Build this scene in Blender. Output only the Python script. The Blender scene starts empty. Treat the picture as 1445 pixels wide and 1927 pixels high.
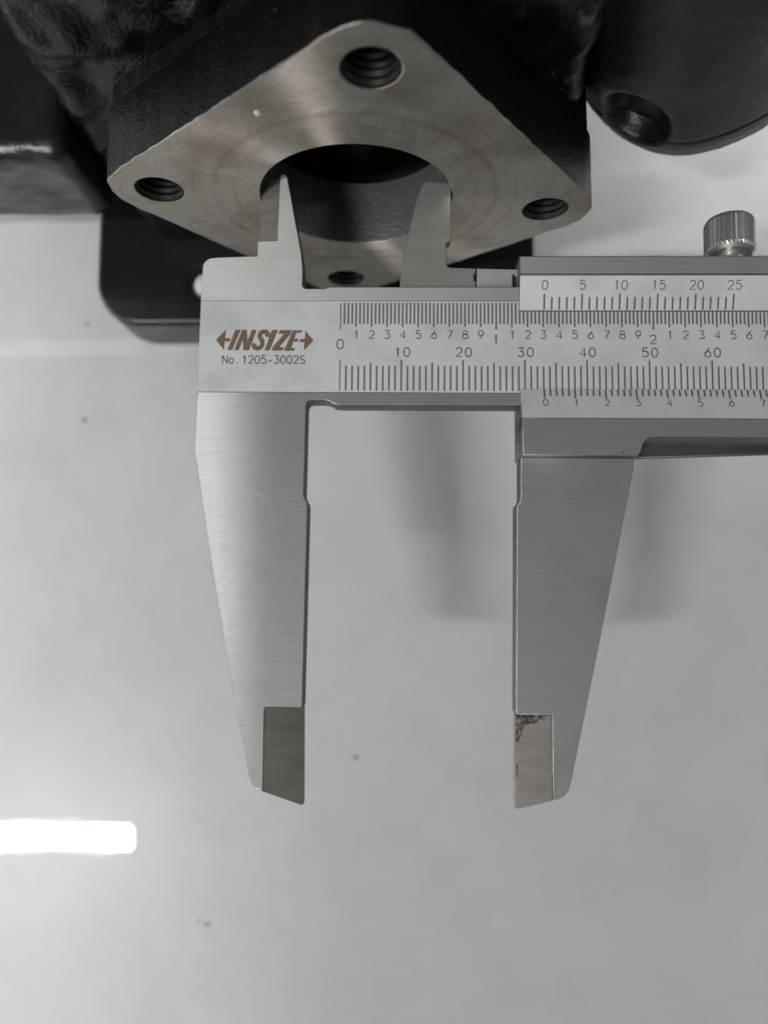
import bpy, bmesh, math, random
from mathutils import Vector, Matrix, noise

random.seed(7)
MM = 0.001
rad = math.radians
scene = bpy.context.scene
COL = scene.collection

# ------------------------------------------------------------------ camera
cam_data = bpy.data.cameras.new('camera')
cam = bpy.data.objects.new('camera', cam_data)
COL.objects.link(cam)
cam.location = (0, 0, 0.185)
cam.rotation_euler = (rad(5.2), rad(1.4), 0)
cam_data.sensor_fit = 'VERTICAL'
cam_data.sensor_height = 36.0
cam_data.lens = 36.0 * 1400 / 1927
cam_data.clip_start = 0.005
cam_data.clip_end = 20
cam_data.dof.use_dof = True
cam_data.dof.focus_distance = 0.1195
cam_data.dof.aperture_fstop = cam_data.lens / 2.3      # a phone's 2.3 mm opening
scene.camera = cam

# ------------------------------------------------------------------ light
world = bpy.data.worlds.new('World')
scene.world = world
world.use_nodes = True
bg = world.node_tree.nodes['Background']
bg.inputs['Color'].default_value = (0.93, 0.965, 1.0, 1)
bg.inputs['Strength'].default_value = 0.12

def area(name, loc, target, sx, sy, power, color=(1, 1, 1)):
    l = bpy.data.lights.new(name, 'AREA')
    l.shape = 'RECTANGLE'; l.size = sx; l.size_y = sy
    l.energy = power; l.color = color
    o = bpy.data.objects.new(name, l)
    COL.objects.link(o)
    o.location = loc
    d = Vector(target) - Vector(loc)
    o.rotation_euler = d.to_track_quat('-Z', 'Y').to_euler()
    return o

# ceiling tube, mirrored in the table at the lower left of the picture
WARM = (1.0, 0.988, 0.972)
area('tube_or_added_lamp', (-0.632, -0.465, 1.2), (-0.632, -0.465, 0), 0.28, 0.036, 12.0, WARM)
area('tube_or_added_lamp', (-0.785, -1.42, 2.0), (-0.785, -1.42, 0), 0.40, 0.075, 15.5, WARM)  # added unseen light for the streak on the fixed jaw
# added unseen fill lights low at either side, grading the table brightness
l1 = area('added_fill_light', (-0.22, 0.01, 0.062), (-0.10, 0.01, 0.0), 0.46, 0.03, 0.31, WARM)
l2 = area('added_fill_light', (0.31, 0.21, 0.13), (0.125, 0.145, 0.0), 0.10, 0.10, 0.11, WARM)
l3 = area('added_fill_light', (0.23, -0.06, 0.062), (0.12, -0.06, 0.0), 0.30, 0.03, 0.055, WARM)
l1.data.spread = rad(120); l2.data.spread = rad(36); l3.data.spread = rad(120)

scene.view_settings.view_transform = 'Standard'
scene.view_settings.look = 'None'
scene.view_settings.gamma = 1.0
scene.view_settings.exposure = -0.14
scene.cycles.max_bounces = 8

# ------------------------------------------------------------------ material helpers
def new_mat(name):
    m = bpy.data.materials.new(name)
    m.use_nodes = True
    nt = m.node_tree
    return m, nt, nt.nodes['Principled BSDF']

def nd(nt, t, **kw):
    n = nt.nodes.new(t)
    for k, v in kw.items():
        if k.startswith('i_'):
            n.inputs[k[2:].replace('_', ' ')].default_value = v
        else:
            setattr(n, k, v)
    return n

def ramp(nt, src, stops):
    r = nt.nodes.new('ShaderNodeValToRGB')
    e = r.color_ramp.elements
    while len(e) < len(stops):
        e.new(0.5)
    for k, (p, c) in enumerate(stops):
        e[k].position = p
        e[k].color = (c, c, c, 1) if isinstance(c, (int, float)) else (*c, 1)
    nt.links.new(src, r.inputs[0])
    return r

def coords(nt, scale=(1, 1, 1), rot=(0, 0, 0), loc=(0, 0, 0)):
    tc = nt.nodes.new('ShaderNodeTexCoord')
    mp = nt.nodes.new('ShaderNodeMapping')
    mp.inputs['Scale'].default_value = scale
    mp.inputs['Rotation'].default_value = rot
    mp.inputs['Location'].default_value = loc
    nt.links.new(tc.outputs['Object'], mp.inputs['Vector'])
    return mp.outputs['Vector']

def noise_tex(nt, vec, scale, detail=4, rough=0.55):
    n = nt.nodes.new('ShaderNodeTexNoise')
    n.inputs['Scale'].default_value = scale
    n.inputs['Detail'].default_value = detail
    n.inputs['Roughness'].default_value = rough
    nt.links.new(vec, n.inputs['Vector'])
    return n.outputs['Fac']

def mixc(nt, fac, a, b):
    m = nt.nodes.new('ShaderNodeMix'); m.data_type = 'RGBA'
    for k, v in ((6, a), (7, b)):
        if isinstance(v, tuple):
            m.inputs[k].default_value = (*v, 1)
        else:
            nt.links.new(v, m.inputs[k])
    if isinstance(fac, (int, float)):
        m.inputs[0].default_value = fac
    else:
        nt.links.new(fac, m.inputs[0])
    return m.outputs[2]

def bump(nt, h, strength, dist):
    b = nt.nodes.new('ShaderNodeBump')
    b.inputs['Strength'].default_value = strength
    b.inputs['Distance'].default_value = dist
    nt.links.new(h, b.inputs['Height'])
    return b

def math_node(nt, op, a, b=None, clamp=False):
    m = nt.nodes.new('ShaderNodeMath'); m.operation = op; m.use_clamp = clamp
    for k, v in ((0, a), (1, b)):
        if v is None: continue
        if isinstance(v, (int, float)): m.inputs[k].default_value = v
        else: nt.links.new(v, m.inputs[k])
    return m.outputs[0]

def brushed(name, base, rough, aniso, line=(110, 11000, 200), stain=0.3, groove=0.000006, head=False):
    """ground steel: fine grooves along local x, so reflections spread along local y"""
    m, nt, p = new_mat(name)
    L = nt.links.new
    nt.nodes.remove(p)
    g = nt.nodes.new('ShaderNodeBsdfAnisotropic')
    g.distribution = 'GGX'
    g2 = nt.nodes.new('ShaderNodeBsdfAnisotropic'); g2.distribution = 'GGX'
    g2.inputs['Roughness'].default_value = 0.66
    mx = nt.nodes.new('ShaderNodeMixShader'); mx.inputs[0].default_value = 0.40
    L(g.outputs[0], mx.inputs[1]); L(g2.outputs[0], mx.inputs[2])
    L(mx.outputs[0], nt.nodes['Material Output'].inputs['Surface'])
    n1 = noise_tex(nt, coords(nt, line), 1.0, 2, 0.6)
    nw = noise_tex(nt, coords(nt, (line[0] * 0.7, line[1] * 0.45, line[2])), 1.0, 3, 0.6)
    n2 = noise_tex(nt, coords(nt, (90, 110, 90)), 1.0, 5, 0.6)
    st = ramp(nt, n2, [(0.52, 0.0), (0.80, 1.0)])
    stf = math_node(nt, 'MULTIPLY', st.outputs[0], stain)
    c1 = mixc(nt, nw, tuple(x * 0.80 for x in base), tuple(min(1, x * 1.15) for x in base))
    c2 = mixc(nt, stf, c1, (base[0] * 0.55, base[1] * 0.50, base[2] * 0.44))
    for ang, thr in ((63, 0.775), (-24, 0.785), (8, 0.76)):
        sn = noise_tex(nt, coords(nt, (90, 5200, 90), rot=(0, 0, rad(ang)), loc=(ang, 0, 0)), 1.0, 1)
        c2 = mixc(nt, ramp(nt, sn, [(thr, 0.0), (thr + 0.03, 0.55)]).outputs[0], c2, (0.95, 0.94, 0.92))
    L(c2, g.inputs['Color']); L(c2, g2.inputs['Color'])
    r = ramp(nt, nw, [(0.2, rough * 0.90), (0.8, rough * 1.12)]).outputs[0]
    an = nt.nodes.new('ShaderNodeValue'); an.outputs[0].default_value = aniso
    an = an.outputs[0]
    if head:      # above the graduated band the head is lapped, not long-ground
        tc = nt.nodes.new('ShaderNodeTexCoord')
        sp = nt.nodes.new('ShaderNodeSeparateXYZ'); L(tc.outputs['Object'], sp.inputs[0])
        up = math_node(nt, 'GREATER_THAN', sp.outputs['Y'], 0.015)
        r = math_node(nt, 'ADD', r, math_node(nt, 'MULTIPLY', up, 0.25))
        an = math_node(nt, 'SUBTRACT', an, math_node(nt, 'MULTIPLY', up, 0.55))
    L(r, g.inputs['Roughness'])
    L(an, g.inputs['Anisotropy'])
    vt = nt.nodes.new('ShaderNodeVectorTransform')
    vt.vector_type = 'VECTOR'; vt.convert_from = 'OBJECT'; vt.convert_to = 'WORLD'
    vt.inputs[0].default_value = (1, 0, 0)
    L(vt.outputs[0], g.inputs['Tangent'])
    L(bump(nt, n1, 1.0, groove).outputs[0], g.inputs['Normal'])
    return m

M = {}
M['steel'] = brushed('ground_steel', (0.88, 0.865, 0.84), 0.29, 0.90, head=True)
M['steel_inner'] = brushed('lapped_steel', (0.74, 0.715, 0.68), 0.34, 0.25, stain=0.35)
M['steel_side_shaded'] = brushed('shaded_steel_edge', (0.25, 0.242, 0.232), 0.45, 0.3, stain=0.5)  # darker copy of the steel, shade of the side walls put into the colour
M['blade'] = brushed('ground_knife_edge', (0.40, 0.37, 0.34), 0.46, 0.3, line=(200, 1800, 200), stain=0.4)

# satin chrome of the graduated faces
def satin():
    m, nt, p = new_mat('satin_chrome')
    n = noise_tex(nt, coords(nt, (2500, 2500, 2500)), 1.0, 3)
    n2 = noise_tex(nt, coords(nt, (120, 150, 100)), 1.0, 5)
    c = mixc(nt, n, (0.73, 0.735, 0.75), (0.82, 0.825, 0.84))
    c = mixc(nt, ramp(nt, n2, [(0.45, 0.0), (0.80, 0.5)]).outputs[0], c, (0.44, 0.425, 0.41))
    n3 = noise_tex(nt, coords(nt, (500, 700, 500)), 1.0, 5, 0.7)
    c = mixc(nt, ramp(nt, n3, [(0.66, 0.0), (0.76, 0.45)]).outputs[0], c, (0.30, 0.28, 0.265))
    nt.links.new(c, p.inputs['Base Color'])
    p.inputs['Metallic'].default_value = 0.35
    p.inputs['Roughness'].default_value = 0.56
    nt.links.new(bump(nt, n, 0.3, 0.00002).outputs[0], p.inputs['Normal'])
    return m
M['satin'] = satin()

def plain(name, col, rough, metallic=0.0, spec=0.3, vary=0.0, vscale=800):
    m, nt, p = new_mat(name)
    p.inputs['Base Color'].default_value = (*col, 1)
    if vary:
        n = noise_tex(nt, coords(nt), vscale, 4)
        nt.links.new(mixc(nt, n, tuple(c * (1 - vary) for c in col), tuple(c * (1 + vary) for c in col)), p.inputs['Base Color'])
    p.inputs['Roughness'].default_value = rough
    p.inputs['Metallic'].default_value = metallic
    p.inputs['Specular IOR Level'].default_value = spec
    return m
M['ink'] = plain('engraved_black_fill', (0.13, 0.127, 0.124), 0.6, vary=0.45, vscale=1500)
M['logo'] = plain('etched_brown_print', (0.235, 0.175, 0.115), 0.5, 0.3, vary=0.25, vscale=1500)
M['rust'] = plain('brown_rust_grime', (0.035, 0.018, 0.010), 0.8, vary=0.5, vscale=1500)
def stain_material():
    m, nt, p = new_mat('brown_rust_stain')
    p.inputs['Base Color'].default_value = (0.030, 0.018, 0.011, 1)
    p.inputs['Roughness'].default_value = 0.75
    n = noise_tex(nt, coords(nt, (1100, 1100, 1100)), 1.0, 5, 0.7)
    nt.links.new(ramp(nt, n, [(0.40, 0.0), (0.60, 0.85)]).outputs[0], p.inputs['Alpha'])
    return m
M['stain'] = stain_material()
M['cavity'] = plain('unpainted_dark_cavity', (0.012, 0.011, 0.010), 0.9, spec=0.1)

# machined flange face: turned, so reflections spread radially
def machined(center):
    m, nt, p = new_mat('turned_cast_iron')
    L = nt.links.new
    tc = nt.nodes.new('ShaderNodeTexCoord')
    sub = nt.nodes.new('ShaderNodeVectorMath'); sub.operation = 'SUBTRACT'
    sub.inputs[1].default_value = center
    L(tc.outputs['Object'], sub.inputs[0])
    mul = nt.nodes.new('ShaderNodeVectorMath'); mul.operation = 'MULTIPLY'
    mul.inputs[1].default_value = (1, 0, 1)
    L(sub.outputs[0], mul.inputs[0])
    ln = nt.nodes.new('ShaderNodeVectorMath'); ln.operation = 'LENGTH'
    L(mul.outputs[0], ln.inputs[0])
    vt = nt.nodes.new('ShaderNodeVectorTransform')
    vt.vector_type = 'VECTOR'; vt.convert_from = 'OBJECT'; vt.convert_to = 'WORLD'
    L(mul.outputs[0], vt.inputs[0])
    # turning rings as 1-D noise of the radius
    cx = nt.nodes.new('ShaderNodeCombineXYZ')
    L(ln.outputs['Value'], cx.inputs[0])
    rings = noise_tex(nt, cx.outputs[0], 2600, 2)
    wide = noise_tex(nt, cx.outputs[0], 420, 2)
    blot = noise_tex(nt, coords(nt, (70, 70, 70)), 1.0, 6, 0.65)
    fine = noise_tex(nt, coords(nt, (1800, 1800, 1800)), 1.0, 3)
    c = mixc(nt, rings, (0.25, 0.237, 0.22), (0.36, 0.342, 0.32))
    c = mixc(nt, ramp(nt, wide, [(0.58, 0.0), (0.68, 0.45)]).outputs[0], c, (0.20, 0.175, 0.15))
    c = mixc(nt, ramp(nt, blot, [(0.44, 0.0), (0.72, 0.85)]).outputs[0], c, (0.15, 0.128, 0.106))
    c = mixc(nt, ramp(nt, fine, [(0.50, 0.0), (0.74, 0.5)]).outputs[0], c, (0.14, 0.122, 0.106))
    dr = math_node(nt, 'ABSOLUTE', math_node(nt, 'SUBTRACT', ln.outputs['Value'], 0.0236))
    ring = math_node(nt, 'MULTIPLY', math_node(nt, 'SUBTRACT', 1.0, math_node(nt, 'DIVIDE', dr, 0.0008), True), 0.55)
    ring = math_node(nt, 'MULTIPLY', ring, ramp(nt, blot, [(0.35, 0.2), (0.6, 1.0)]).outputs[0])
    c = mixc(nt, ring, c, (0.14, 0.115, 0.095))
    L(c, p.inputs['Base Color'])
    p.inputs['Metallic'].default_value = 0.0
    p.inputs['Roughness'].default_value = 0.6
    p.inputs['Specular IOR Level'].default_value = 0.2
    g = nt.nodes.new('ShaderNodeBsdfAnisotropic'); g.distribution = 'GGX'
    g.inputs['Roughness'].default_value = 0.46
    g.inputs['Anisotropy'].default_value = -0.66      # wide along the radius, narrow along the turning
    L(vt.outputs[0], g.inputs['Tangent'])
    hot = nt.nodes.new('ShaderNodeMix'); hot.data_type = 'RGBA'; hot.blend_type = 'MULTIPLY'
    hot.inputs[0].default_value = 1.0; hot.clamp_result = False
    L(c, hot.inputs[6]); hot.inputs[7].default_value = (1.5, 1.48, 1.45, 1)
    L(hot.outputs[2], g.inputs['Color'])
    add = math_node(nt, 'ADD', math_node(nt, 'MULTIPLY', rings, 0.6), math_node(nt, 'MULTIPLY', fine, 0.7))
    bn = bump(nt, add, 0.35, 0.00004)
    L(bn.outputs[0], p.inputs['Normal']); L(bn.outputs[0], g.inputs['Normal'])
    mx = nt.nodes.new('ShaderNodeMixShader'); mx.inputs[0].default_value = 0.72
    L(p.outputs[0], mx.inputs[1]); L(g.outputs[0], mx.inputs[2])
    L(mx.outputs[0], nt.nodes['Material Output'].inputs['Surface'])
    return m

def cast_paint(name, col, rough, grain, dust=0.5, rust=0.35, bstr=0.6, worn=0.0, spec=0.3):
    m, nt, p = new_mat(name)
    L = nt.links.new
    g = noise_tex(nt, coords(nt, (grain,) * 3), 1.0, 4, 0.55)
    g = math_node(nt, 'ADD', g, math_node(nt, 'MULTIPLY', noise_tex(nt, coords(nt, (grain * 0.22,) * 3), 1.0, 3), 0.9))
    g = math_node(nt, 'MULTIPLY', g, 0.55)
    big = noise_tex(nt, coords(nt, (55, 55, 55)), 1.0, 5, 0.6)
    sp = noise_tex(nt, coords(nt, (2300, 2300, 2300)), 1.0, 2)
    c = mixc(nt, g, tuple(x * 0.55 for x in col), tuple(x * 1.5 for x in col))
    c = mixc(nt, ramp(nt, big, [(0.55, 0.0), (0.75, rust)]).outputs[0], c, (0.040, 0.022, 0.014))
    if worn:
        wr = noise_tex(nt, coords(nt, (75, 75, 75), loc=(3, 1, 7)), 1.0, 6, 0.7)
        c = mixc(nt, ramp(nt, wr, [(0.60, 0.0), (0.66, worn)]).outputs[0], c, (0.11, 0.115, 0.115))
    c = mixc(nt, ramp(nt, sp, [(0.70, 0.0), (0.78, dust)]).outputs[0], c, (0.20, 0.175, 0.15))
    L(c, p.inputs['Base Color'])
    L(ramp(nt, big, [(0.3, rough * 0.8), (0.75, min(1, rough * 1.3))]).outputs[0], p.inputs['Roughness'])
    p.inputs['Specular IOR Level'].default_value = spec
    L(bump(nt, g, bstr, 0.0004).outputs[0], p.inputs['Normal'])
    return m
M['black_cast'] = cast_paint('black_painted_casting', (0.0028, 0.0026, 0.0026), 0.45, 2200, dust=0.7, bstr=1.0, spec=0.12)
M['black_worn'] = cast_paint('worn_black_casting', (0.003, 0.0028, 0.0028), 0.26, 1700, dust=0.7, rust=0.6, bstr=1.0, worn=0.5, spec=0.30)
M['black_smooth'] = cast_paint('smooth_black_paint', (0.012, 0.012, 0.0135), 0.26, 420, dust=0.1, rust=0.1, bstr=0.12)
M['grey_cast'] = cast_paint('rough_bare_casting', (0.085, 0.082, 0.078), 0.36, 1500, dust=0.8, rust=0.2, bstr=1.5, spec=0.5)
M['thread'] = plain('dark_thread', (0.022, 0.019, 0.017), 0.5, 0.5, vary=0.4)  # near-black thread, tone varied at random
M['cover'] = cast_paint('cover_black_paint', (0.006, 0.0062, 0.0066), 0.36, 2400, dust=0.3, rust=0.3, bstr=0.45, spec=0.45)
M['charcoal'] = cast_paint('charcoal_paint', (0.008, 0.0082, 0.0085), 0.30, 1500, dust=0.2, rust=0.15, bstr=0.35, spec=0.6)

# ------------------------------------------------------------------ object helpers
def link(name, me, mat, parent=None, smooth=False):
    o = bpy.data.objects.new(name, me)
    COL.objects.link(o)
    mats = mat if isinstance(mat, (list, tuple)) else [mat]
    for k in mats:
        me.materials.append(k)
    if parent is not None:
        o.parent = parent
    if smooth:
        me.polygons.foreach_set('use_smooth', [True] * len(me.polygons))
    return o

def tag(o, label=None, cat=None, group=None, kind=None):
    if label: o['label'] = label
    if cat: o['category'] = cat
    if group: o['group'] = group
    if kind: o['kind'] = kind
    return o

def empty(name, loc=(0, 0, 0), rot=(0, 0, 0)):
    o = bpy.data.objects.new(name, None)
    o.empty_display_size = 0.01
    COL.objects.link(o)
    o.location = loc; o.rotation_euler = rot
    return o

def circle(cx, cy, r, n=48, a0=0.0):
    return [(cx + r * math.cos(a0 + 2 * math.pi * k / n), cy + r * math.sin(a0 + 2 * math.pi * k / n)) for k in range(n)]

def plate_mesh(loops, z0, z1, bevel=0.12, bres=1):
    """filled 2-D outline with holes, thickness z0..z1 (all mm), bevelled rims"""
    cu = bpy.data.curves.new('outline', 'CURVE')
    cu.dimensions = '2D'; cu.fill_mode = 'BOTH'
    cu.extrude = max(1e-4, (z1 - z0) / 2 - bevel)
    cu.bevel_depth = bevel; cu.bevel_resolution = bres; cu.offset = -bevel
    for lp in loops:
        s = cu.splines.new('POLY')
        s.points.add(len(lp) - 1)
        for k, (x, y) in enumerate(lp):
            s.points[k].co = (x, y, 0, 1)
        s.use_cyclic_u = True
    ob = bpy.data.objects.new('outline', cu)
    COL.objects.link(ob)
    dg = bpy.context.evaluated_depsgraph_get()
    me = bpy.data.meshes.new_from_object(ob.evaluated_get(dg))
    bpy.data.objects.remove(ob); bpy.data.curves.remove(cu)
    me.transform(Matrix.Translation((0, 0, (z0 + z1) / 2)))
    me.transform(Matrix.Scale(MM, 4))
    me.materials.clear()
    return me

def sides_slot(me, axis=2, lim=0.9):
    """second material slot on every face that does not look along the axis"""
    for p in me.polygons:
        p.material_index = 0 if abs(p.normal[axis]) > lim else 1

def bm_mesh(name, verts, faces):
    me = bpy.data.meshes.new(name)
    me.from_pydata([tuple(c * MM for c in v) for v in verts], [], faces)
    me.update()
    return me

def prism_x(name, prof, x0, x1, bev=0.0):
    """(y, z) profile run along x"""
    n = len(prof)
    vs = [(x0, y, z) for y, z in prof] + [(x1, y, z) for y, z in prof]
    fs = [tuple(range(n)), tuple(range(2 * n - 1, n - 1, -1))]
    for k in range(n):
        j = (k + 1) % n
        fs.append((k, k + n, j + n, j))
    me = bm_mesh(name, vs, fs)
    fix(me, bev)
    return me

def fix(me, bev=0.0, seg=2):
    bm = bmesh.new(); bm.from_mesh(me)
    bmesh.ops.recalc_face_normals(bm, faces=bm.faces)
    if bev:
        es = [e for e in bm.edges if len(e.link_faces) == 2 and e.calc_face_angle(0) > 0.4]
        bmesh.ops.bevel(bm, geom=es, offset=bev * MM, segments=seg, affect='EDGES', profile=0.5)
    bm.to_mesh(me); bm.free(); me.update()

def top_bottom_prism(name, outline, top, bot):
    """outline in x, y with top and bottom heights as functions of (x, y)"""
    n = len(outline)
    vs = [(x, y, top(x, y)) for x, y in outline] + [(x, y, bot(x, y)) for x, y in outline]
    fs = [tuple(range(n)), tuple(range(2 * n - 1, n - 1, -1))]
    for k in range(n):
        j = (k + 1) % n
        fs.append((k, k + n, j + n, j))
    me = bm_mesh(name, vs, fs)
    fix(me, 0.06, 1)
    return me

def lathe_mesh(name, prof, n=48, axis='Y', cap=False):
    """(radius, height) profile turned about an axis through the origin"""
    vs, fs = [], []
    for r, h in prof:
        for k in range(n):
            a = 2 * math.pi * k / n
            c, s = r * math.cos(a), r * math.sin(a)
            vs.append({'Y': (c, h, s), 'Z': (c, s, h), 'X': (h, c, s)}[axis])
    for i in range(len(prof) - 1):
        for k in range(n):
            j = (k + 1) % n
            fs.append((i * n + k, i * n + j, (i + 1) * n + j, (i + 1) * n + k))
    if cap:
        fs.append(tuple(range(n))); fs.append(tuple(range((len(prof) - 1) * n, len(prof) * n)))
    me = bm_mesh(name, vs, fs)
    fix(me)
    return me

def lumpy(me, amp, freq, seed=0.0, amp2=0.0, freq2=0.0):
    """push the vertices (m) along their normals by noise"""
    me.update()
    nrm = [v.normal.copy() for v in me.vertices]
    for v, n in zip(me.vertices, nrm):
        q = v.co * 1000
        d = noise.noise(q * freq + Vector((seed, 0, 0))) * amp
        if amp2:
            d += noise.noise(q * freq2 + Vector((0, seed, 0))) * amp2
        v.co += n * d * MM
    me.update()

def rugged(me, amp, freq, seed=0.0):
    """sand-cast relief: several octaves of noise along the normals"""
    me.update()
    nrm = [v.normal.copy() for v in me.vertices]
    off = Vector((seed, seed * 0.7, -seed))
    for v, n in zip(me.vertices, nrm):
        q = v.co * 1000 * freq + off
        d = noise.fractal(q, 0.9, 2.1, 5) + 0.6 * abs(noise.noise(q * 0.6)) - 0.25
        v.co += n * d * amp * MM
    me.update()

def rounded_box(name, x0, x1, y0, y1, z0, z1, r, cell):
    """dense box with rounded edges, ready for noise"""
    bm = bmesh.new()
    bmesh.ops.create_cube(bm, size=1)
    for v in bm.verts:
        v.co = Vector(((x0 + x1) / 2 + v.co.x * (x1 - x0), (y0 + y1) / 2 + v.co.y * (y1 - y0), (z0 + z1) / 2 + v.co.z * (z1 - z0)))
    bmesh.ops.bevel(bm, geom=bm.edges[:], offset=r, segments=5, affect='EDGES', profile=0.5)
    for _ in range(6):
        long_e = [e for e in bm.edges if e.calc_length() > cell]
        if not long_e: break
        bmesh.ops.subdivide_edges(bm, edges=long_e, cuts=1, use_grid_fill=True)
    bmesh.ops.triangulate(bm, faces=bm.faces[:])
    bmesh.ops.scale(bm, vec=(MM, MM, MM), verts=bm.verts[:])
    me = bpy.data.meshes.new(name)
    bm.to_mesh(me); bm.free(); me.update()
    return me

# ------------------------------------------------------------------ table
def table_material():
    m, nt, p = new_mat('white_gloss_enamel')
    L = nt.links.new
    tc = nt.nodes.new('ShaderNodeTexCoord')
    big = noise_tex(nt, coords(nt, (14, 14, 14)), 1.0, 5, 0.6)
    mid = noise_tex(nt, coords(nt, (55, 55, 55)), 1.0, 5, 0.65)
    c = mixc(nt, big, (0.42, 0.417, 0.412), (0.535, 0.535, 0.532))
    c = mixc(nt, ramp(nt, mid, [(0.42, 0.0), (0.75, 0.5)]).outputs[0], c, (0.385, 0.372, 0.357))
    fine = noise_tex(nt, coords(nt, (2100, 2100, 2100)), 1.0, 2)
    c = mixc(nt, ramp(nt, fine, [(0.66, 0.0), (0.76, 0.35)]).outputs[0], c, (0.26, 0.245, 0.23))
    # specks of dirt and rubbed marks
    specks = [(-80.8, 40.6, 1.1, 0.75), (-81.0, 65.7, 0.9, 0.7), (-11.3, -42.9, 1.0, 0.8), (-46.8, -82.1, 1.2, 0.7),
              (-48.6, -81.2, 0.7, 0.4), (50.0, -74.0, 0.6, 0.4), (6.5, 6.0, 0.6, 0.5), (-15.0, -66.0, 0.5, 0.35),
              (-72.0, -66.0, 0.5, 0.3), (14.0, -22.0, 0.5, 0.3), (-88.0, -20.0, 0.7, 0.25), (70.0, -30.0, 0.5, 0.3)]
    dist = noise_tex(nt, coords(nt, (1300, 1300, 1300)), 1.0, 3)
    total = None
    for x, y, r, s in specks:
        d = nt.nodes.new('ShaderNodeVectorMath'); d.operation = 'DISTANCE'
        d.inputs[1].default_value = (x * MM, y * MM, 0)
        L(tc.outputs['Object'], d.inputs[0])
        k = math_node(nt, 'DIVIDE', d.outputs['Value'], r * MM)
        k = math_node(nt, 'ADD', k, math_node(nt, 'MULTIPLY', math_node(nt, 'SUBTRACT', dist, 0.5), 1.8))
        k = math_node(nt, 'MULTIPLY', math_node(nt, 'SUBTRACT', 1.0, k, True), s, True)
        total = k if total is None else math_node(nt, 'MAXIMUM', total, k)
    c = mixc(nt, total, c, (0.10, 0.08, 0.065))
    # long faint hairline
    w = noise_tex(nt, coords(nt, (9, 900, 1), rot=(0, 0, rad(-27))), 1.0, 2)
    c = mixc(nt, ramp(nt, w, [(0.70, 0.0), (0.76, 0.16)]).outputs[0], c, (0.35, 0.33, 0.31))
    L(c, p.inputs['Base Color'])
    p.inputs['Roughness'].default_value = 0.34
    p.inputs['Specular IOR Level'].default_value = 0.25
    p.inputs['Coat Weight'].default_value = 1.0
    L(ramp(nt, mid, [(0.35, 0.012), (0.70, 0.030)]).outputs[0], p.inputs['Coat Roughness'])
    p.inputs['Coat IOR'].default_value = 1.45
    wob = noise_tex(nt, coords(nt, (40, 40, 40)), 1.0, 2)
    h = math_node(nt, 'MULTIPLY', wob, 1.0)
    for ang, sx, sy, amt in ((52, 35, 2600, 0.009), (-38, 30, 2300, 0.007), (81, 45, 3000, 0.006), (15, 30, 2800, 0.005)):
        sc_ = noise_tex(nt, coords(nt, (sx, sy, 1), rot=(0, 0, rad(ang)), loc=(ang, 0, 0)), 1.0, 1)
        line = ramp(nt, sc_, [(0.66, 0.0), (0.74, 1.0)]).outputs[0]
        h = math_node(nt, 'ADD', h, math_node(nt, 'MULTIPLY', line, amt))
    L(bump(nt, h, 0.05, 0.0006).outputs[0], p.inputs['Coat Normal'])
    return m
M['table'] = table_material()
me = plate_mesh([[(-420, -380), (420, -380), (420, 420), (-420, 420)]], -25, 0, 1.5, 3)
tb = link('table_top', me, M['table'])
tag(tb, 'white gloss enamel workbench top with specks of dirt', 'table', kind='structure')

# ------------------------------------------------------------------ pump casting
FX, FY, FZ = -7.7, 64.7, 63.3          # bore centre on the flange face
HOLES = [(-3.8, 95.9), (-40.3, 67.1), (-11.9, 29.9), (25.2, 58.9)]
pump = empty('pump_casting', (0, 0.075, 0))
tag(pump, 'black painted cast iron pump body with a bare square flange and round bore', 'pump')
PO = Matrix.Translation((0, -0.075, 0))

def hull(points):
    pts = sorted(set(points))
    def half(ps):
        h = []
        for p in ps:
            while len(h) > 1 and (h[-1][0] - h[-2][0]) * (p[1] - h[-2][1]) - (h[-1][1] - h[-2][1]) * (p[0] - h[-2][0]) <= 0:
                h.pop()
            h.append(p)
        return h
    a, b = half(pts), half(pts[::-1])
    return a[:-1] + b[:-1]

def resample(loop, step):
    out = []
    n = len(loop)
    for k in range(n):
        a, b = loop[k], loop[(k + 1) % n]
        d = math.hypot(b[0] - a[0], b[1] - a[1])
        c = max(1, int(d / step))
        for j in range(c):
            out.append((a[0] + (b[0] - a[0]) * j / c, a[1] + (b[1] - a[1]) * j / c))
    return out

def flange_outline(r, rough=0.0):
    pts = []
    for x, z in HOLES:
        pts += circle(x, z, r, 48)
    lp = resample(hull([(round(a, 4), round(b, 4)) for a, b in pts]), 1.2)
    if rough:
        out = []
        for x, z in lp:
            d = 1 + rough * (noise.noise(Vector((x * 0.45, z * 0.45, 2))) + 0.5 * noise.noise(Vector((x * 1.3, z * 1.3, 5)))) / 35
            out.append((FX + (x - FX) * d, FZ + (z - FZ) * d))
        lp = out
    return lp

# plate meshes are drawn in x, y: turn them so that +z of the plate looks towards -y
TURN = Matrix(((1, 0, 0, 0), (0, 0, -1, 0), (0, 1, 0, 0), (0, 0, 0, 1)))

M['machined'] = machined((FX * MM, 0, FZ * MM))
FT = 12.0
me = plate_mesh([flange_outline(8.0, 0.28), circle(FX, FZ, 16.24, 96)] + [circle(x, z, 3.95, 40) for x, z in HOLES], -FT, 0, 0.25, 2)
me.transform(TURN); me.transform(Matrix.Translation((0, FY * MM, 0)))
for p in me.polygons:
    c = p.center / MM
    d = math.hypot(c.x - FX, c.z - FZ)
    if abs(p.normal.y) > 0.5 and p.normal.y < 0:
        p.material_index = 0
    elif d < 17.2:
        p.material_index = 2
    elif any(math.hypot(c.x - x, c.z - z) < 4.6 for x, z in HOLES):
        p.material_index = 0
    else:
        p.material_index = 1
me.transform(PO)
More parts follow.
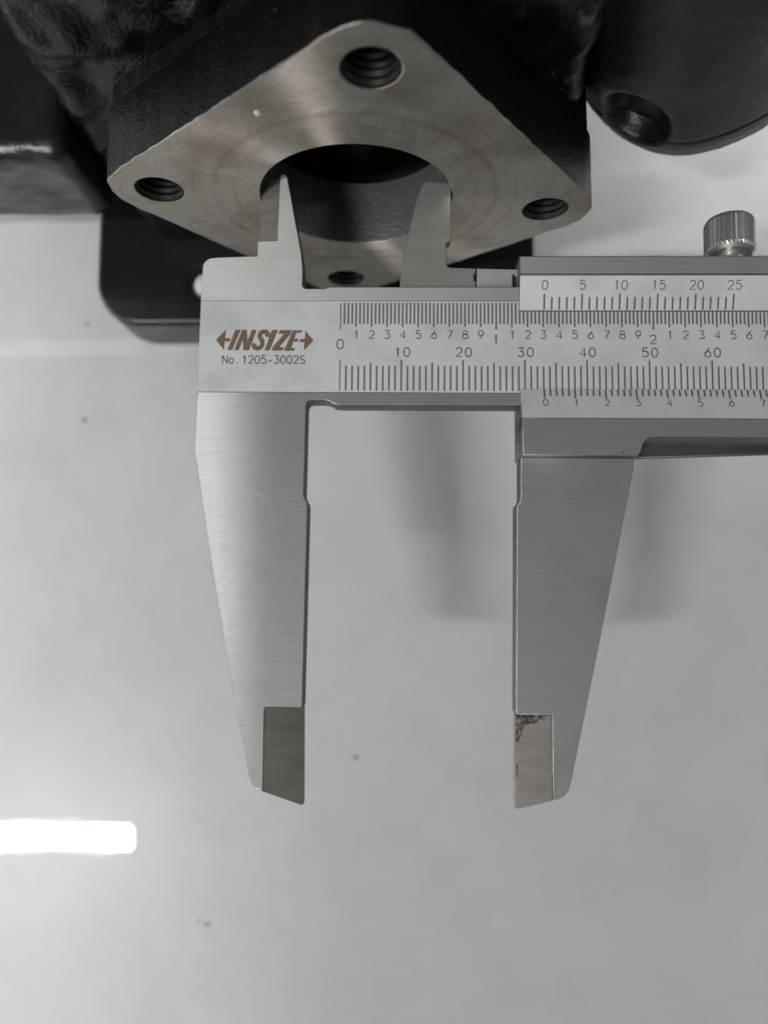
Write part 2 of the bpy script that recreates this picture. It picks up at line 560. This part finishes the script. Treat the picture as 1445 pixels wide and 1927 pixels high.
# object coordinates of the face material: shift by the parent offset is harmless in x and z
flange = link('flange', me, [M['machined'], M['black_cast'], M['grey_cast']], pump)
tag(flange, 'square machined bare metal flange with four bolt holes')

prof = []
h = 0.5
while h < FT - 0.5:
    prof += [(3.86, h), (3.5, h + 0.5), (3.5, h + 0.62)]
    h += 1.25
prof = [(3.94, 0.1)] + prof + [(3.86, FT - 0.4)]
thread_me = lathe_mesh('thread', prof, 40, 'Y')
thread_me.transform(PO)
for x, z in HOLES:
    o = link('threaded_hole', thread_me, [], flange)
    o.location = (x * MM, FY * MM, z * MM)
thread_me.materials.append(M['thread'])

# neck behind the flange, with the wide chamber the bore opens into
me = plate_mesh([flange_outline(7.4, 0.5), circle(FX, FZ, 19.5, 64)], -46, -FT - 0.02, 0.8, 2)
me.transform(TURN); me.transform(Matrix.Translation((0, FY * MM, 0)))
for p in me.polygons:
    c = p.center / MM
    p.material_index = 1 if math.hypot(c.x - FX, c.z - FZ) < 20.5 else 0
me.transform(PO)
link('neck', me, [M['black_cast'], M['cavity']], pump)

# main housing: lumpy sand-cast body behind the neck
me = rounded_box('housing', -59, 30, 80, 190, 17, 106, 4, 1.5)
rugged(me, 1.9, 0.11, 1.0)
me.transform(PO)
link('housing', me, M['black_worn'], pump, True)

# square boss at the far left
me = rounded_box('side_boss', -150, -59.5, 75, 190, 37.5, 60.5, 3.2, 1.8)
lumpy(me, 0.7, 0.09, 8.0, 0.2, 0.5)
me.transform(PO)
link('side_boss', me, M['charcoal'], pump, True)

# round cover at the right, with a port and a parting seam
prof = [(0.5, 46), (10, 46.3), (15, 47.8), (18.4, 50.5), (20.4, 54), (21.5, 58), (21.9, 60.4), (21.6, 60.8), (21.95, 61.3), (22.2, 66), (22.4, 76), (22.4, 90), (22.0, 104), (18, 108), (0.5, 109)]
fine = []
for a, b in zip(prof[:-1], prof[1:]):
    c = max(3, int(math.hypot(b[0] - a[0], b[1] - a[1]) / 1.0))
    for t in range(c):
        fine.append((a[0] + (b[0] - a[0]) * t / c, a[1] + (b[1] - a[1]) * t / c))
fine.append(prof[-1])
me = lathe_mesh('round_cover', fine, 150, 'Z', True)
me.transform(Matrix.Translation((51.0 * MM, 98.0 * MM, 66 * MM)) @ Matrix.Rotation(rad(-17), 4, 'Y') @ Matrix.Translation((0, 0, -66 * MM)))
lumpy(me, 0.9, 0.07, 3.0, 0.12, 0.6)
dc, dn = Vector((40.2, 79.1, 61.5)), Vector((-0.42, -0.72, 0.30)).normalized()      # cast pocket
for v in me.vertices:
    q = v.co / MM - dc
    side = q - dn * q.dot(dn)
    d = side.length / 5.6
    if d < 1.35 and q.dot(dn) > -9:
        k = 1.0 if d < 0.62 else max(0.0, 1 - (d - 0.62) / 0.7)
        k = k * k * (3 - 2 * k)
        lip = math.exp(-((d - 1.12) / 0.14) ** 2) * 0.3
        v.co += dn * (lip - 5.0 * k) * MM
me.transform(PO)
cover = link('round_cover', me, M['cover'], pump, True)
# arm that joins the cover to the housing
me = rounded_box('arm', 15, 85, 86, 190, 72, 108, 7, 2.2)
rugged(me, 1.6, 0.10, 9.0)
me.transform(PO)
link('cover_arm', me, M['black_cast'], pump, True)

# foot plate on the table, with a bolt hole
def rrect(x0, x1, y0, y1, r, n=10):
    out = []
    for cx, cy, a in ((x1 - r, y1 - r, 0), (x0 + r, y1 - r, 90), (x0 + r, y0 + r, 180), (x1 - r, y0 + r, 270)):
        for k in range(n + 1):
            t = rad(a + 90 * k / n)
            out.append((cx + r * math.cos(t), cy + r * math.sin(t)))
    return out
me = plate_mesh([rrect(-72.6, 32.0, 60.0, 150, 11), circle(-46.5, 70.0, 3.4, 40), circle(6.0, 70.0, 3.4, 40)], 0.05, 15.5, 1.4, 4)
me.transform(PO)
foot = link('foot_plate', me, M['black_smooth'], pump, True)
tag(foot, 'smooth glossy black foot plate with a rounded corner')
# added pale disc standing in for the bright spot in the foot hole
for x, y, r0, r1, hh in ((-46.5, 70.0, 3.2, 6.0, 0.7),):
    prof = [(r0, -3.0)] if r0 > 1 else []
    for k in range(13):
        t = math.pi * k / 12 if r0 > 1 else math.pi / 2 * (1 + k / 12)
        c_ = (r0 + r1) / 2 if r0 > 1 else r0
        w_ = (r1 - r0) / 2 if r0 > 1 else r1 - r0
        prof.append((c_ - w_ * math.cos(t), hh * math.sin(t) - 0.1))
    rm = lathe_mesh('foot_rim', prof, 48, 'Z')
    rm.transform(Matrix.Translation((x * MM, y * MM, 15.5 * MM)))
    rm.transform(PO)
    sm = lathe_mesh('hole_disc', [(0.02, 0.1), (2.2, 0.05), (2.9, -1.0), (3.1, -1.4), (3.1, -3.0)], 32, 'Z')
    sm.transform(Matrix.Translation((x * MM, y * MM, 15.3 * MM)))
    sm.transform(PO)
    link('pale_hole_disc', sm, plain('pale_hole_tone', (0.52, 0.515, 0.51), 0.7), foot, True)
me = rounded_box('web', -58, 14, 80, 150, 14.5, 40, 4, 3.0)
lumpy(me, 1.0, 0.1, 2.0)
me.transform(PO)
link('foot_web', me, M['black_cast'], pump, True)

# ------------------------------------------------------------------ vernier caliper
cal = empty('vernier_caliper', (-10.116 * MM, 30.607 * MM, 66.517 * MM), (rad(-0.176), 0, rad(-0.535)))
tag(cal, 'brushed steel vernier caliper with its inner jaws in the flange bore', 'caliper')

TH = 4.2
head = [(-23.05, 20.6), (-22.95, 21.35), (-22.6, 21.95), (-21.9, 22.4), (-20.6, 22.55), (-14.02, 22.75), (-14.02, 25.3),
        (-10.75, 25.4), (-10.55, 36.5), (-10.3, 36.95), (-9.6, 36.97), (-9.3, 36.5), (-8.5, 32.6), (-7.7, 28.4), (-7.1, 25.6),
        (-6.62, 22.9), (-6.37, 20.2), (-6.40, 17.7), (-6.15, 17.3), (-5.8, 17.17), (-2.65, 17.17), (-2.2, 17.38), (-1.7, 17.44),
        (300.0, 17.40), (300.0, -2.38), (0.15, -2.36), (-0.75, -2.25), (-1.6, -1.75), (-2.4, -1.54), (-4.6, -1.54), (-5.1, -1.7),
        (-5.38, -2.2), (-5.40, -2.7), (-5.48, -14.4), (-5.52, -17.0), (-5.35, -17.6), (-4.95, -18.4), (-4.85, -18.8), (-4.95, -31.4),
        (-5.10, -50.6), (-10.9, -50.62), (-11.02, -51.0), (-10.96, -63.45),
        (-12.0, -62.95), (-12.6, -62.5), (-13.0, -61.8), (-15.2, -52.2), (-17.7, -39.9), (-19.45, -31.5), (-23.0, -11.9), (-23.3, -10.6),
        (-23.38, -9.4), (-23.30, -0.3), (-23.2, 15.2)]
me = plate_mesh([head[::-1]], -TH, 0, 0.13, 2)
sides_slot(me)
beam = link('beam', me, [M['steel'], M['steel_side_shaded']], cal)

# graduated satin band, a hair proud of the ground steel
me = plate_mesh([[(-23.22, -0.24), (300, -0.27), (300, 15.03), (-23.08, 15.07)]], -0.4, 0.02, 0.012, 1)
link('scale_band', me, M['satin'], beam)

# knife edges
def lin(x0, z0, x1, z1):
    return lambda x, y: z0 + (x - x0) * (z1 - z0) / (x1 - x0)
me = top_bottom_prism('knife', [(-10.98, -50.66), (-4.98, -50.66), (-4.72, -65.45), (-4.85, -65.75), (-5.15, -65.82), (-10.94, -63.48)],
                      lin(-11, -0.10, -4.8, -1.7), lin(-11, -TH + 0.1, -4.8, -2.5))
link('outer_jaw_edge', me, M['blade'], beam)
me = top_bottom_prism('knife', [(-10.72, 25.44), (-14.0, 25.44), (-13.85, 34.6), (-13.5, 35.9), (-12.0, 36.6), (-10.6, 36.7)],
                      lin(-10.6, -0.5, -13.9, -2.0), lin(-10.6, -TH + 0.1, -13.9, -2.6))
link('inner_jaw_edge', me, M['blade'], beam)

# slider
FZ1 = 1.7
top_prof = [(22.0, -5.8), (22.0, FZ1 - 0.25), (21.75, FZ1), (18.95, FZ1), (18.75, FZ1 - 0.15), (13.3, 0.35), (13.25, 0.06), (17.6, 0.06), (17.6, -5.8)]
me = prism_x('slider', top_prof, 29.1, 112.0)
slider = link('slider', me, M['steel_side_shaded'], cal)
def face_strip(name, x0, x1, ya, za, yb, zb, mat, parent, lift=0.02):
    n = Vector((0, -(zb - za), yb - ya)).normalized()
    if n.z < 0: n = -n
    t = 0.10
    v = []
    for x in (x0, x1):
        for y, z in ((ya, za), (yb, zb)):
            v.append((x, y + n.y * lift, z + n.z * lift))
    for x in (x0, x1):
        for y, z in ((ya, za), (yb, zb)):
            v.append((x, y - n.y * t, z - n.z * t))
    me = bm_mesh(name, v, [(0, 1, 3, 2), (4, 6, 7, 5), (0, 4, 5, 1), (2, 3, 7, 6), (0, 2, 6, 4), (1, 5, 7, 3)])
    fix(me)
    return link(name, me, mat, parent)
face_strip('rail_face', 29.12, 112, 21.78, FZ1, 18.98, FZ1, M['steel'], slider)
face_strip('inch_vernier_face', 29.12, 112, 18.70, FZ1 - 0.16, 13.34, 0.36, M['satin'], slider)
# lower half: vernier wedge, front plate with its step, thumb side
low_prof = [(0.35, 0.07), (0.33, 0.14), (-4.72, FZ1 - 0.05), (-4.72, -5.8), (-2.5, -5.8), (-2.5, 0.07)]
me = prism_x('slider_lower', low_prof, 29.2, 112.0)
link('vernier_wedge', me, M['steel_side_shaded'], slider)
face_strip('vernier_face', 29.22, 112, 0.30, 0.15, -4.70, FZ1 - 0.055, M['satin'], slider)
out = [(29.2, -4.74), (112, -4.74), (112, -7.75), (50.4, -7.68), (49.4, -7.74), (48.75, -8.05), (48.25, -8.6), (47.95, -9.3), (47.75, -10.0), (47.3, -10.76), (29.35, -10.76)]
me = plate_mesh([out[::-1]], -5.8, FZ1, 0.12, 2)
sides_slot(me)
link('slider_plate', me, [M['steel'], M['steel_side_shaded']], slider)
me = plate_mesh([[(29.3, -10.6), (112, -7.6), (112, 21.9), (29.3, 21.9)]], -7.2, -5.82, 0.2, 1)
link('back_plate', me, M['steel_side_shaded'], slider)

# moving outer jaw
out = [(29.3, -10.78), (29.25, -12.0), (29.2, -17.3), (29.05, -18.0), (28.62, -18.5), (28.55, -19.0), (28.22, -51.25), (33.75, -51.25), (33.8, -51.6), (33.78, -64.2),
       (34.6, -63.95), (35.6, -63.4), (36.2, -62.6), (36.5, -61.8), (41.4, -39.7), (47.25, -12.4), (47.3, -10.78)]
me = plate_mesh([out], -TH - 0.4, -0.35, 0.12, 2)
sides_slot(me)
link('moving_jaw', me, [M['steel'], M['steel_side_shaded']], slider)
me = top_bottom_prism('knife', [(33.76, -51.3), (28.2, -51.3), (28.06, -65.5), (28.3, -65.62), (29.3, -65.42), (33.76, -64.2)],
                      lin(33.8, -0.44, 28.1, -0.9), lin(33.8, -TH - 0.2, 28.1, -2.6))
edge = link('moving_jaw_edge', me, M['blade'], slider)

# moving inner jaw
out = [(9.63, 17.5), (9.66, 19.0), (9.78, 20.2), (10.3, 23.5), (11.0, 27.3), (12.1, 32.4), (13.15, 35.6), (13.6, 36.3), (14.3, 36.5), (15.0, 36.4), (18.1, 36.0), (18.1, 26.2), (17.85, 25.85), (17.3, 25.6),
       (17.35, 22.2), (17.5, 21.6), (17.9, 21.35), (22.25, 21.2), (22.25, 17.5)]
me = plate_mesh([out[::-1]], -3.9, -1.4, 0.12, 2)
sides_slot(me)
link('moving_inner_jaw', me, [M['steel_inner'], M['steel_side_shaded']], slider)
me = plate_mesh([[(22.42, 17.5), (29.6, 17.5), (29.6, 21.05), (22.42, 21.2)]], -3.9, -1.45, 0.12, 2)
sides_slot(me)
link('jaw_arm', me, [M['steel'], M['steel_side_shaded']], slider)

# lock screw
n = 72
vs, fs = [], []
def kr(k, r, d): return r - (d if k % 2 else 0.0)
rows = [(0.2, 0.0, 0), (2.0, 0.0, 0), (2.1, 1.3, 0), (2.3, 1.5, 0), (3.3, 1.5, 0), (3.75, 1.95, 0), (3.98, 2.5, 0.22), (4.0, 7.1, 0.22), (3.7, 7.6, 0), (3.0, 7.75, 0), (0.2, 7.8, 0)]
for r, h, d in rows:
    for k in range(n):
        a = 2 * math.pi * k / n
        q = kr(k, r, d)
        vs.append((q * math.cos(a), h, q * math.sin(a)))
for i in range(len(rows) - 1):
    for k in range(n):
        j = (k + 1) % n
        fs.append((i * n + k, i * n + j, (i + 1) * n + j, (i + 1) * n + k))
me = bm_mesh('lock_screw', vs, fs); fix(me)
screw = link('lock_screw', me, M['steel_inner'], cal)
screw.location = (64.3 * MM, 22.0 * MM, -2.0 * MM)
screw.rotation_euler = (rad(-4), 0, rad(-2.5))
tag(screw, 'small knurled steel lock screw on the slider edge')

# ---- engraved marks
def quads_mesh(name, quads):
    vs, fs = [], []
    for q in quads:
        b = len(vs)
        vs += q
        fs.append(tuple(range(b, b + len(q))))
    me = bm_mesh(name, vs, fs)
    return me

def tick(x, y0, y1, w, zf):
    return [(x - w / 2, y0, zf(y0)), (x + w / 2, y0, zf(y0)), (x + w / 2, y1, zf(y1)), (x - w / 2, y1, zf(y1))]

flat = lambda y: 0.032
qs = []
for k in range(0, 81):
    top = 5.15 if k % 10 == 0 else (4.7 if k % 5 == 0 else 4.15)
    qs.append(tick(k, 0.02, top, 0.18 if k == 0 else 0.27, flat))
me = quads_mesh('millimetre_graduation', qs)
link('millimetre_graduation', me, M['ink'], beam)
qs = []
INCH = 25.4
k = 0
while k * INCH / 40 < 80:
    x = k * INCH / 40
    bot = 10.25 if k % 40 == 0 else (10.65 if k % 4 == 0 else 11.15)
    qs.append(tick(x, bot, 14.75, 0.18 if k == 0 else 0.27, flat))
    k += 1
link('inch_graduation', quads_mesh('inch_graduation', qs), M['ink'], beam)
qs = [[(-23.2, 15.05, 0.03), (29.0, 14.98, 0.03), (29.0, 15.09, 0.03), (-23.2, 15.13, 0.03)],
      [(-23.28, -0.33, 0.03), (29.2, -0.36, 0.03), (29.2, -0.25, 0.03), (-23.28, -0.22, 0.03)]]
link('border_line', quads_mesh('border_line', qs), M['ink'], beam)

vz = lambda y: 0.15 + (0.30 - y) * (FZ1 - 0.055 - 0.15) / 5.0 + 0.035
qs = []
for k in range(51):
    x = 33.02 + k * 0.98
    if x > 100: break
    b = -1.28 if k % 5 == 0 else -0.92
    qs.append(tick(x, b, 0.24, 0.30, vz))
link('vernier_graduation', quads_mesh('vernier_graduation', qs), M['ink'], slider)
iz = lambda y: 0.36 + (y - 13.34) * (FZ1 - 0.52) / 5.36 + 0.035
qs = []
for k in range(26):
    x = 33.1 + k * 1.214
    t = 15.9 if k % 5 == 0 else 15.4
    qs.append(tick(x, 13.42, t, 0.28, iz))
link('inch_vernier_graduation', quads_mesh('inch_vernier_graduation', qs), M['ink'], slider)

# single-stroke engraved figures
def arc(cx, cy, rx_, ry_, a0, a1, n=14):
    return [(cx + rx_ * math.cos(rad(a0 + (a1 - a0) * k / n)), cy + ry_ * math.sin(rad(a0 + (a1 - a0) * k / n))) for k in range(n + 1)]
GLYPH = {   # in a cell 0.6 wide, 1.0 high
    'N': [[(0.0, 0.0), (0.0, 1.0)], [(0.0, 1.0), (0.6, 0.0)], [(0.6, 0.0), (0.6, 1.0)]],
    'o': [arc(0.3, 0.35, 0.26, 0.34, 90, 450, 24)],
    '.': [[(0.22, 0.07), (0.38, 0.07)]],
    '-': [[(0.08, 0.36), (0.52, 0.36)]],
    'S': [arc(0.3, 0.75, 0.26, 0.24, 20, 255, 16) + arc(0.3, 0.26, 0.29, 0.26, 75, -165, 16)],
    '0': [arc(0.3, 0.5, 0.29, 0.5, 90, 450, 28)],
    '1': [[(0.14, 0.80), (0.34, 1.0), (0.34, 0.0)]],
    '2': [arc(0.3, 0.71, 0.27, 0.29, 165, -38, 14) + [(0.03, 0.0), (0.60, 0.0)]],
    '3': [[(0.05, 1.0), (0.55, 1.0), (0.28, 0.62)] + arc(0.28, 0.31, 0.29, 0.31, 88, -150, 16)],
    '4': [[(0.44, 0.0), (0.44, 1.0), (0.02, 0.30), (0.60, 0.30)]],
    '5': [[(0.54, 1.0), (0.12, 1.0), (0.07, 0.55)] + arc(0.29, 0.33, 0.29, 0.33, 125, -145, 18)],
    '6': [[(0.46, 1.0), (0.10, 0.46)] + arc(0.30, 0.31, 0.28, 0.31, 150, 510, 26)],
    '7': [[(0.02, 1.0), (0.58, 1.0), (0.22, 0.0)]],
    '8': [arc(0.3, 0.76, 0.23, 0.24, -90, 270, 22), arc(0.3, 0.27, 0.29, 0.27, 90, 450, 24)],
    '9': [[(0.14, 0.0), (0.50, 0.54)] + arc(0.30, 0.69, 0.28, 0.31, -30, 330, 26)],
}
def stroke_quads(path, w):
    res = []
    L, R_ = [], []
    n = len(path)
    for k in range(n):
        a = Vector(path[max(0, k - 1)]); b = Vector(path[min(n - 1, k + 1)]); c = Vector(path[k])
        d = (b - a)
        if d.length < 1e-9: d = Vector((1, 0))
        d.normalize()
        s = 1.0
        if 0 < k < n - 1:
            d1 = (c - a); d1.normalize()
            s = min(1.6, 1 / max(0.4, d.dot(d1)))
        nn = Vector((-d.y, d.x)) * (w / 2 * s)
        L.append(c + nn); R_.append(c - nn)
    for k in range(n - 1):
        res.append([R_[k], R_[k + 1], L[k + 1], L[k]])
    return res

def figures(name, text, cx, cy, h, w, parent, zf, gap=0.30, aspect=1.0, mat='ink'):
    adv = 0.6 * aspect + gap
    total = adv * len(text) - gap
    qs = []
    for i, ch in enumerate(text):
        x0 = cx + (-total / 2 + i * adv) * h
        for path in GLYPH[ch]:
            pts = [(x0 + px * aspect * h, cy - h / 2 + py * h) for px, py in path]
            for q in stroke_quads(pts, w):
                qs.append([(v.x, v.y, zf(v.y)) for v in q])
    me = quads_mesh(name, qs)
    return link(name, me, M[mat], parent)

figures('scale_figure', '0', 0.0, 7.75, 1.62, 0.205, beam, flat, aspect=1.12)
for k in range(1, 9):
    figures('scale_figure', str(10 * k), 10.0 * k + 0.12, 6.45, 1.50, 0.205, beam, flat, 0.34, 1.12)
for k in range(1, 31):
    x = k * 2.54
    if k % 10 == 0:
        figures('scale_figure', str(k // 10), x - 0.1, 8.62, 1.45, 0.19, beam, flat, aspect=1.1)
    else:
        figures('scale_figure', str(k % 10), x + 0.05, 9.38, 1.34, 0.18, beam, flat, aspect=1.1)
for k in range(0, 11):
    figures('vernier_figure', str(k), 33.1 + k * 4.9, -2.05, 1.12, 0.16, slider, vz, aspect=1.15)
for k in range(0, 6):
    figures('vernier_figure', str(5 * k), 33.15 + k * 6.07, 17.25, 1.40, 0.16, slider, iz, 0.25, 1.1)

# brown maker's print on the head: letters drawn as outlines in print units
PU = 0.01636
def pm(x, y): return (-20.42 + (x - 90) * PU, 8.45 - (y - 228) * PU)
LOGO = [
    [(90, 225), (188, 120), (181, 208), (238, 210), (226, 246), (180, 245), (171, 332)],
    [(283, 122), (337, 122), (255, 333), (205, 333)],
    [(350, 122), (396, 122), (408, 235), (447, 125), (498, 125), (425, 335), (366, 335), (360, 222), (322, 333), (275, 333)],
    [(650, 124), (712, 124), (632, 337), (580, 337)],
    [(730, 126), (852, 126), (838, 168), (728, 302), (778, 302), (762, 338), (652, 338), (664, 296), (772, 165), (716, 165)],
    [(860, 128), (957, 128), (946, 155), (897, 155), (878, 216), (922, 217), (912, 246), (868, 246), (850, 308), (890, 310), (877, 340), (775, 340)],
    [(985, 128), (1070, 235), (975, 337), (978, 252), (928, 250), (940, 217), (983, 217)],
]
def ngon_mesh(name, polys, z):
    bm = bmesh.new()
    for pl in polys:
        vs = [bm.verts.new((x * MM, y * MM, z * MM)) for x, y in pl]
        bm.faces.new(vs)
    bmesh.ops.triangulate(bm, faces=bm.faces[:], ngon_method='EAR_CLIP')
    for f in bm.faces:
        f.normal_update()
        if f.normal.z < 0: f.normal_flip()
    me = bpy.data.meshes.new(name); bm.to_mesh(me); bm.free()
    return me
S_path = [(604, 196), (610, 165), (594, 146), (566, 142), (538, 156), (527, 186), (540, 214), (556, 240), (556, 276), (536, 306), (505, 316), (480, 306), (472, 284), (480, 264)]
polys = [[pm(*p) for p in pl] for pl in LOGO]
sq = stroke_quads([pm(*p) for p in S_path], 46 * PU)
polys += [[(v.x, v.y) for v in q] for q in sq]
link('logo_print', ngon_mesh('logo_print', polys, 0.034), M['logo'], beam)

figures('serial_print', 'No.1205-3002S', -12.5, 5.15, 1.34, 0.185, beam, lambda y: 0.034, 0.19, 1.0)

# rust and grime on the moving jaw edge
def blob(name, cx, cy, rx_, ry_, zf, seed, parent, mat='rust', n=26):
    pts = []
    for k in range(n):
        a = 2 * math.pi * k / n
        r = 1 + 0.45 * noise.noise(Vector((math.cos(a) * 1.6, math.sin(a) * 1.6, seed)))
        pts.append((cx + rx_ * r * math.cos(a), cy + ry_ * r * math.sin(a)))
    vs = [(x, y, zf(x, y)) for x, y in pts]
    me = bm_mesh(name, vs, [tuple(range(n))]); 
    return link(name, me, M[mat], parent)

bl = lambda x, y: lin(33.8, -0.44, 28.1, -0.9)(x, y) + 0.02
def patch(name, pts, zf, mat, parent):
    me = ngon_mesh(name, [pts], 0)
    for v in me.vertices:
        v.co.z = zf(v.co.x / MM, v.co.y / MM) * MM
    return link(name, me, M[mat], parent)
patch('rust_stain', [(28.25, -51.36), (33.3, -51.36), (32.8, -51.8), (31.8, -52.2), (31.0, -52.75), (30.2, -52.7), (29.6, -53.3), (29.2, -54.2), (28.7, -55.4), (28.25, -55.6)], bl, 'stain', edge)
patch('rust_stain', [(28.22, -59.0), (28.5, -58.8), (28.62, -59.5), (28.5, -60.4), (28.3, -60.8), (28.2, -60.5)], bl, 'stain', edge)
blob('oil_speck', 45.0, -10.2, 0.12, 0.12, lambda x, y: FZ1 + 0.004, 3, slider, n=12)
blob('oil_speck', 39.0, -15.5, 0.10, 0.08, lambda x, y: -0.345, 4, slider, n=12)
blob('oil_speck', 31.5, -14.2, 0.08, 0.07, lambda x, y: -0.345, 5, slider, n=12)
blob('oil_speck', 33.0, -14.2, 0.09, 0.07, lambda x, y: -0.345, 6, slider, n=12)
blob('oil_speck', 15.2, 17.85, 0.30, 0.10, lambda x, y: -1.395, 7, slider, n=14)
blob('oil_speck', 28.6, 18.8, 0.5, 1.3, lambda x, y: -1.445, 8, slider, n=18)
blob('oil_speck', 22.0, 19.6, 0.18, 0.9, lambda x, y: -1.395, 9, slider, n=18)
me = lathe_mesh('fleck', [(0.02, -0.25), (0.35, -0.18), (0.5, 0.0)], 14, 'Y')
me.transform(PO)
fl = link('paint_fleck', me, plain('pale_paint_fleck', (0.62, 0.58, 0.53), 0.6), flange)
fl.location = (-20.0 * MM, FY * MM, 87.3 * MM); fl.scale = (1.0, 1.0, 1.35)

print('objects', len(bpy.data.objects))
